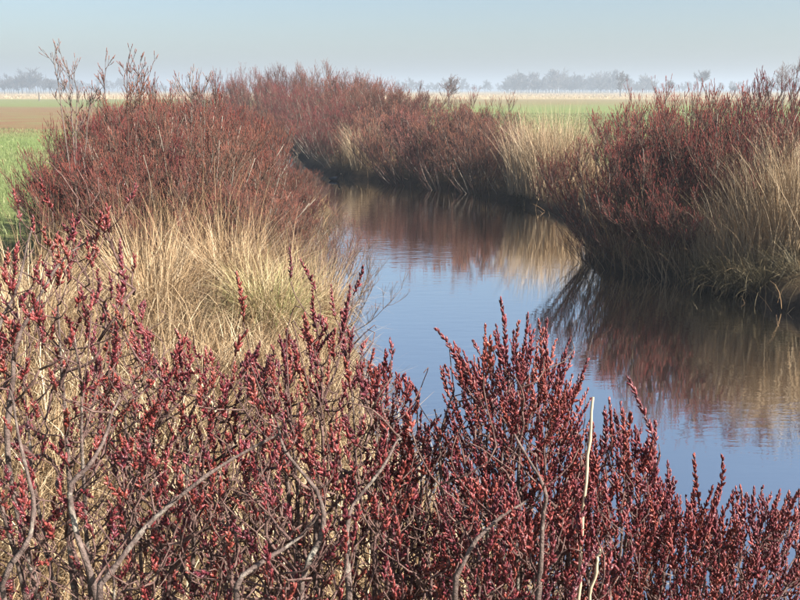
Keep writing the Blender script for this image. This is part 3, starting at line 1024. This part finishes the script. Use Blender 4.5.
reeds = [(2.85, 19.5, 1.3, 'tan reed clump at the left of the mid-bank reeds'), (3.2, 19.1, 1.4, 'tallest tan reed clump between the centre thicket and the right thicket'), (3.6, 19.4, 1.4, 'tan reed clump beside the right-bank thicket'), (3.4, 20.4, 1.35, 'tan reed clump at the back of the mid-bank reeds')]
for k, (x, y, s, lb) in enumerate(reeds):
    clump(CL_REED[k % 3], x, y, s, 'reed_clump', lb, 'reeds', GRR, z=0.3)
clump(CL_REED[1], -0.95, 25.6, 1.15, 'reed_clump', 'small tan reed clump between the centre thicket and the far thicket', 'reeds', GRR, z=0.3)
clump(CL_REED[2], -1.25, 26.3, 1.0, 'reed_clump', 'low tan reed clump at the waterline left of the centre thicket', 'reeds', GRR, z=0.2)
clump(CL_SEDGE[0], 4.75, 10.25, 0.9, 'sedge_tussock', 'dark sedge tussock hanging over the water at the right picture edge', 'grass tussock', 'sedge tussocks', z=0.2)
for k, (x, y) in enumerate([(3.85, 11.0), (4.05, 10.7), (4.3, 10.45)]):
    clump(CL_SEDGE[k % 2], x, y, (0.6, 0.7, 0.75)[k], 'sedge_tussock', 'brown sedge tussock at the foot of the near reeds, %s from the left' % ORD[k], 'grass tussock', 'sedge tussocks', z=0.12)
clump(CL_SEDGE[1], 2.75, 19.7, 0.9, 'sedge_tussock', 'dark sedge tussock at the waterline left of the tan reeds', 'grass tussock', 'sedge tussocks', z=0.1)

# far reed bed along the horizon
gmb = MB()
n = 26000
y = rng.uniform(185, 420, n); x = rng.uniform(-0.62, 0.62, n) * y
blades(gmb, np.stack([x, y, np.full(n, FIELD - .05)], -1), rng.uniform(0.25, 0.75, n), rng.uniform(0, 6.28, n), np.abs(rng.normal(0, .5, n)), np.full(n, .6), np.full(n, 0.04), rng.uniform(.4, 1, n), K=3)
tag(gmb.obj('reed_bed', REED), 'pale tan reed bed along the horizon', 'reeds', kind='stuff')

# ------------------------------------------------------------------ reed stalks in the foreground
def stalk(pts, r, label):
    P = np.array([at_depth(*q) for q in pts])
    t = np.linspace(0, len(P) - 1, 14)
    i = np.clip(t.astype(int), 0, len(P) - 2); f = (t - i)[:, None]
    Q = P[i] * (1 - f) + P[i + 1] * f
    Q[1:-1] += rng.normal(0, 0.0012, (12, 3))
    g = float(ground_z(Q[0:1, 0], Q[0:1, 1])[0])
    Q = np.concatenate([[Q[0] + (Q[0] - Q[4]) * ((Q[0][2] - g) / max(0.05, Q[4][2] - Q[0][2]))], Q])
    o0 = Q[0].copy()
    rr = np.linspace(r * 1.15, r * 0.7, len(Q))
    rr[6] *= 1.3; rr[11] *= 1.3
    mb = MB(); mb.tubes((Q - o0)[None], rr[None], 8, tint=[0.9])
    o = mb.obj('reed_stalk', REED, smooth=True)
    o.location = o0
    tag(o, label, 'reed', 'dead reed stalks in the foreground')
stalk([(578, 600, 1.22), (584, 490, 1.22), (593, 397, 1.24)], 0.0028, 'tall pale broken reed stalk standing before the catkin shrubs')
stalk([(588, 610, 1.15), (597, 560, 1.15), (600, 548, 1.15)], 0.0024, 'short broken reed stub beside the tall pale stalk')

# ------------------------------------------------------------------ trees on the horizon
def tree_paths(H, levels, kids, spread=0.75, first=0.25, twig=0.02, trunk=0.14):
    out = []
    P = tri_branch(np.zeros((1, 3)), np.array([[0.03, 0.02, 1.0]]), np.array([H * 0.55]), 5, 0.4, 0.05)
    rad = trunk
    out.append((P, np.linspace(rad, rad * 0.55, 5)[None]))
    L = H * 0.42
    lo = first
    for lv in range(levels):
        N = len(P)
        t = rng.uniform(lo, 1.0, (N, kids))
        p, tg = along(P, t)
        p = p.reshape(-1, 3); tg = tg.reshape(-1, 3)
        o = rng.normal(0, 1, (len(p), 3)); o[:, 2] *= 0.5
        D = norm(tg + spread * norm(o))
        P = tri_branch(p, D, L * rng.uniform(0.6, 1.1, len(p)), 4, 0.35, 0.13)
        rad = max(rad * 0.48, twig)
        out.append((P, np.linspace(rad, max(rad * 0.6, twig * 0.7), 4)[None] * np.ones((len(p), 1))))
        L *= 0.62
        lo = 0.25
    return out


FAR_TREE = mat_shrub('far_tree_twigs', (0.0680, 0.0576, 0.0480), (0.0960, 0.0800, 0.0680))
NEAR_TREE = mat_shrub('bare_tree_twigs', (0.1040, 0.0600, 0.0480), (0.1360, 0.0840, 0.0640))


def tree(px, depth, H, label, levels=4, kids=5, mat=FAR_TREE, twig=0.02, base_r=0.14, spread=0.75, first=0.25):
    p = at_depth(px, 95, depth)
    e = empty('bare_tree', (p[0], depth, FIELD))
    tag(e, label, 'tree', 'bare trees on the horizon')
    ps = tree_paths(H, levels, kids, twig=twig, trunk=base_r, spread=spread, first=first)
    mb = MB(); mb.tubes(*ps[0], sides=6)
    mb.obj('trunk', mat, e)
    mb = MB()
    for P, r in ps[1:]:
        mb.tubes(P, r, 3, cap=False)
    mb.obj('crown', mat, e)


tree(620, 260, 5.6, 'small lone bare tree before the hazy wood on the right horizon', twig=0.03)
tree(700, 300, 8.0, 'round bare tree right of the hazy wood, above the right thicket', twig=0.035)
tree(783, 85, 4.4, 'bare brown tree rising behind the thicket at the right picture edge', mat=NEAR_TREE, twig=0.010, base_r=0.05, kids=5)
tree(668, 330, 5.0, 'low bare tree between the hazy wood and the round tree', twig=0.035)
tree(449, 95, 3.2, 'round bare bush tree standing up behind the centre thicket', mat=NEAR_TREE, twig=0.012, base_r=0.05, spread=1.0, first=0.02)
tree(735, 340, 4.5, 'low bare tree just right of the round tree', twig=0.035)
tree(310, 380, 6.5, 'faint hazy tree left of the centre thicket above the far shrubs', twig=0.04)
tree(140, 420, 9.5, 'hazy tree at the right end of the left horizon trees', twig=0.045)


def wood(name, label, x0, x1, depth, H, n):
    mb = MB()
    libs = [tree_paths(1.0, 3, 6, twig=0.011, trunk=0.022, spread=0.95, first=0.12) for _ in range(6)]
    for i in range(n):
        px = x0 + (x1 - x0) * (i + rng.uniform(0, 1)) / n
        d = depth * rng.uniform(0.92, 1.22)
        f = (px - x0) / (x1 - x0)
        h = H(f) * rng.uniform(0.6, 1.12)
        p = at_depth(px, 92, d)
        a = rng.uniform(0, 6.28)
        M = np.array([[math.cos(a), -math.sin(a), 0], [math.sin(a), math.cos(a), 0], [0, 0, 1]])
        for P, r in libs[i % 6]:
            Q = P.reshape(-1, 3) @ M.T * h
            Q = Q.reshape(P.shape) + np.array([p[0], d, FIELD])
            mb.tubes(Q[:, [0, 2, -1]], r[:, [0, 2, -1]] * h, 3, cap=False)
    tag(mb.obj(name, FAR_TREE), label, 'wood', kind='stuff')


wood('distant_wood', 'hazy bare wood along the right horizon', 505, 655, 520, lambda f: 7.5 + 4.5 * math.sin(math.pi * min(1, f * 0.9 + 0.12)) ** 0.6 * rng.uniform(0.6, 1.1) + 1.5 * math.sin(f * 21), 95)
wood('distant_wood', 'hazy bare wood at the left end of the horizon', -40, 75, 460, lambda f: 9.5 + 2.0 * math.sin(f * 13), 46)
wood('distant_wood', 'low hazy tree line on the horizon behind the left hedge', 75, 520, 620, lambda f: 8.5 + 1.5 * math.sin(f * 17), 90)
wood('distant_wood', 'low hazy tree line on the horizon at the far right', 655, 860, 620, lambda f: 8.0 + 1.5 * math.sin(f * 11), 40)

# ------------------------------------------------------------------ water bird
def bird(px, py, depth):
    p = at_depth(px, py, depth)
    e = empty('water_bird', (p[0], depth, -0.01), R(-8), 0.85)
    tag(e, 'small dark water bird swimming at the far bend', 'bird')
    k = NT('bird_feathers')
    sep = k.n('ShaderNodeSeparateXYZ'); k.l(k.objc(), sep.inputs[0])
    c = k.mix(k.ramp(k.math('ADD', sep.outputs[0], 0.5), [(0.52, (0, 0, 0)), (0.60, (1, 1, 1))]), (0.020, 0.026, 0.036), (0.006, 0.006, 0.007))
    k.principled(c, 0.8, 0.05, k.noise(60, 3, k.objc()), 0.3, 0.004)
    # one loft from the tail over the back and breast up the neck to the crown
    sp = np.array([(-0.215, 0.085), (-0.17, 0.075), (-0.10, 0.062), (-0.02, 0.058), (0.05, 0.065), (0.095, 0.095), (0.115, 0.145), (0.125, 0.19), (0.135, 0.225), (0.15, 0.245), (0.175, 0.238), (0.19, 0.228)])
    rw = np.array([0.010, 0.045, 0.080, 0.092, 0.080, 0.056, 0.036, 0.030, 0.030, 0.031, 0.022, 0.008])
    mb = MB()
    tg = norm(np.gradient(sp, axis=0))
    S = 10
    a = np.arange(S) * 2 * math.pi / S
    rings = []
    for (x, z), r, t in zip(sp, rw, tg):
        nx_, nz_ = -t[1], t[0]
        rings.append(np.stack([x + nx_ * r * 0.85 * np.sin(a), r * np.cos(a), z + nz_ * r * 0.85 * np.sin(a)], -1))
    V = np.array(rings)
    ix = np.arange(len(sp) * S).reshape(len(sp), S)
    A = ix[:-1]; B = ix[1:]
    mb.add(V, np.stack([A, np.roll(A, -1, 1), np.roll(B, -1, 1), B], -1))
    mb.obj('body', k.m, e, smooth=True)
    k2 = NT('bird_bill'); k2.principled((0.30, 0.24, 0.20), 0.5)
    mb = MB(); mb.tubes(np.array([[(0.183, 0, 0.232), (0.20, 0, 0.226), (0.222, 0, 0.215)]]), np.array([[0.010, 0.008, 0.002]]), 6)
    mb.obj('bill', k2.m, e, smooth=True)


bird(335, 178, 24.6)

# ------------------------------------------------------------------ posts
def post(px, depth, h, label, r=0.05, arm=False):
    p = at_depth(px, 95, depth)
    e = empty('field_post', (p[0], depth, FIELD))
    tag(e, label, 'post')
    k = NT('weathered_post'); k.principled(k.ramp(k.noise(8, 4, k.objc()), [(.3, (.09, .075, .06)), (.7, (.2, .17, .14))]), 0.85)
    mb = MB(); mb.tubes(np.array([[(0, 0, -.2), (0.01, 0, h * .5), (0.02, 0, h)]]), np.array([[r, r * .95, r * .8]]), 8)
    mb.obj('shaft', k.m, e)
    mb = MB()
    if arm:
        mb.tubes(np.array([[(-0.35, 0, h * .93), (0, 0, h * .94), (0.35, 0, h * .93)]]), np.array([[.04, .045, .04]]), 6)
        mb.obj('crossarm', k.m, e)
    else:
        mb.tubes(np.array([[(0.02, 0, h - .01), (0.02, 0, h + .03), (0.02, 0, h + .05)]]), np.array([[r * .95, r * .9, r * .3]]), 8)
        mb.obj('cap', k.m, e)


post(39, 150, 1.3, 'small dark post standing far out in the left field', 0.12)
post(365, 140, 2.9, 'thin pole with a crossarm beyond the centre thicket', 0.07, True)

# ------------------------------------------------------------------ haze
hb = MB()
x0, x1, y0, y1, z0, z1 = -3300, 3300, -3300, 3300, -1.6, 18.5
V = np.array([(x, y, z) for z in (z0, z1) for y in (y0, y1) for x in (x0, x1)], float)
hb.add(V, [(0, 2, 3, 1), (4, 5, 7, 6), (0, 1, 5, 4), (2, 6, 7, 3), (0, 4, 6, 2), (1, 3, 7, 5)])
hk = NT('haze_air')
pv = hk.n('ShaderNodeVolumePrincipled')
pv.inputs['Color'].default_value = (0.57, 0.655, 0.74, 1)
pv.inputs['Density'].default_value = 0.0017
pv.inputs['Anisotropy'].default_value = 0.1
hk.l(pv.outputs[0], hk.out.inputs['Volume'])
haze = hb.obj('haze', hk.m)
tag(haze, 'thin pale haze lying over the marsh', 'haze', kind='stuff')
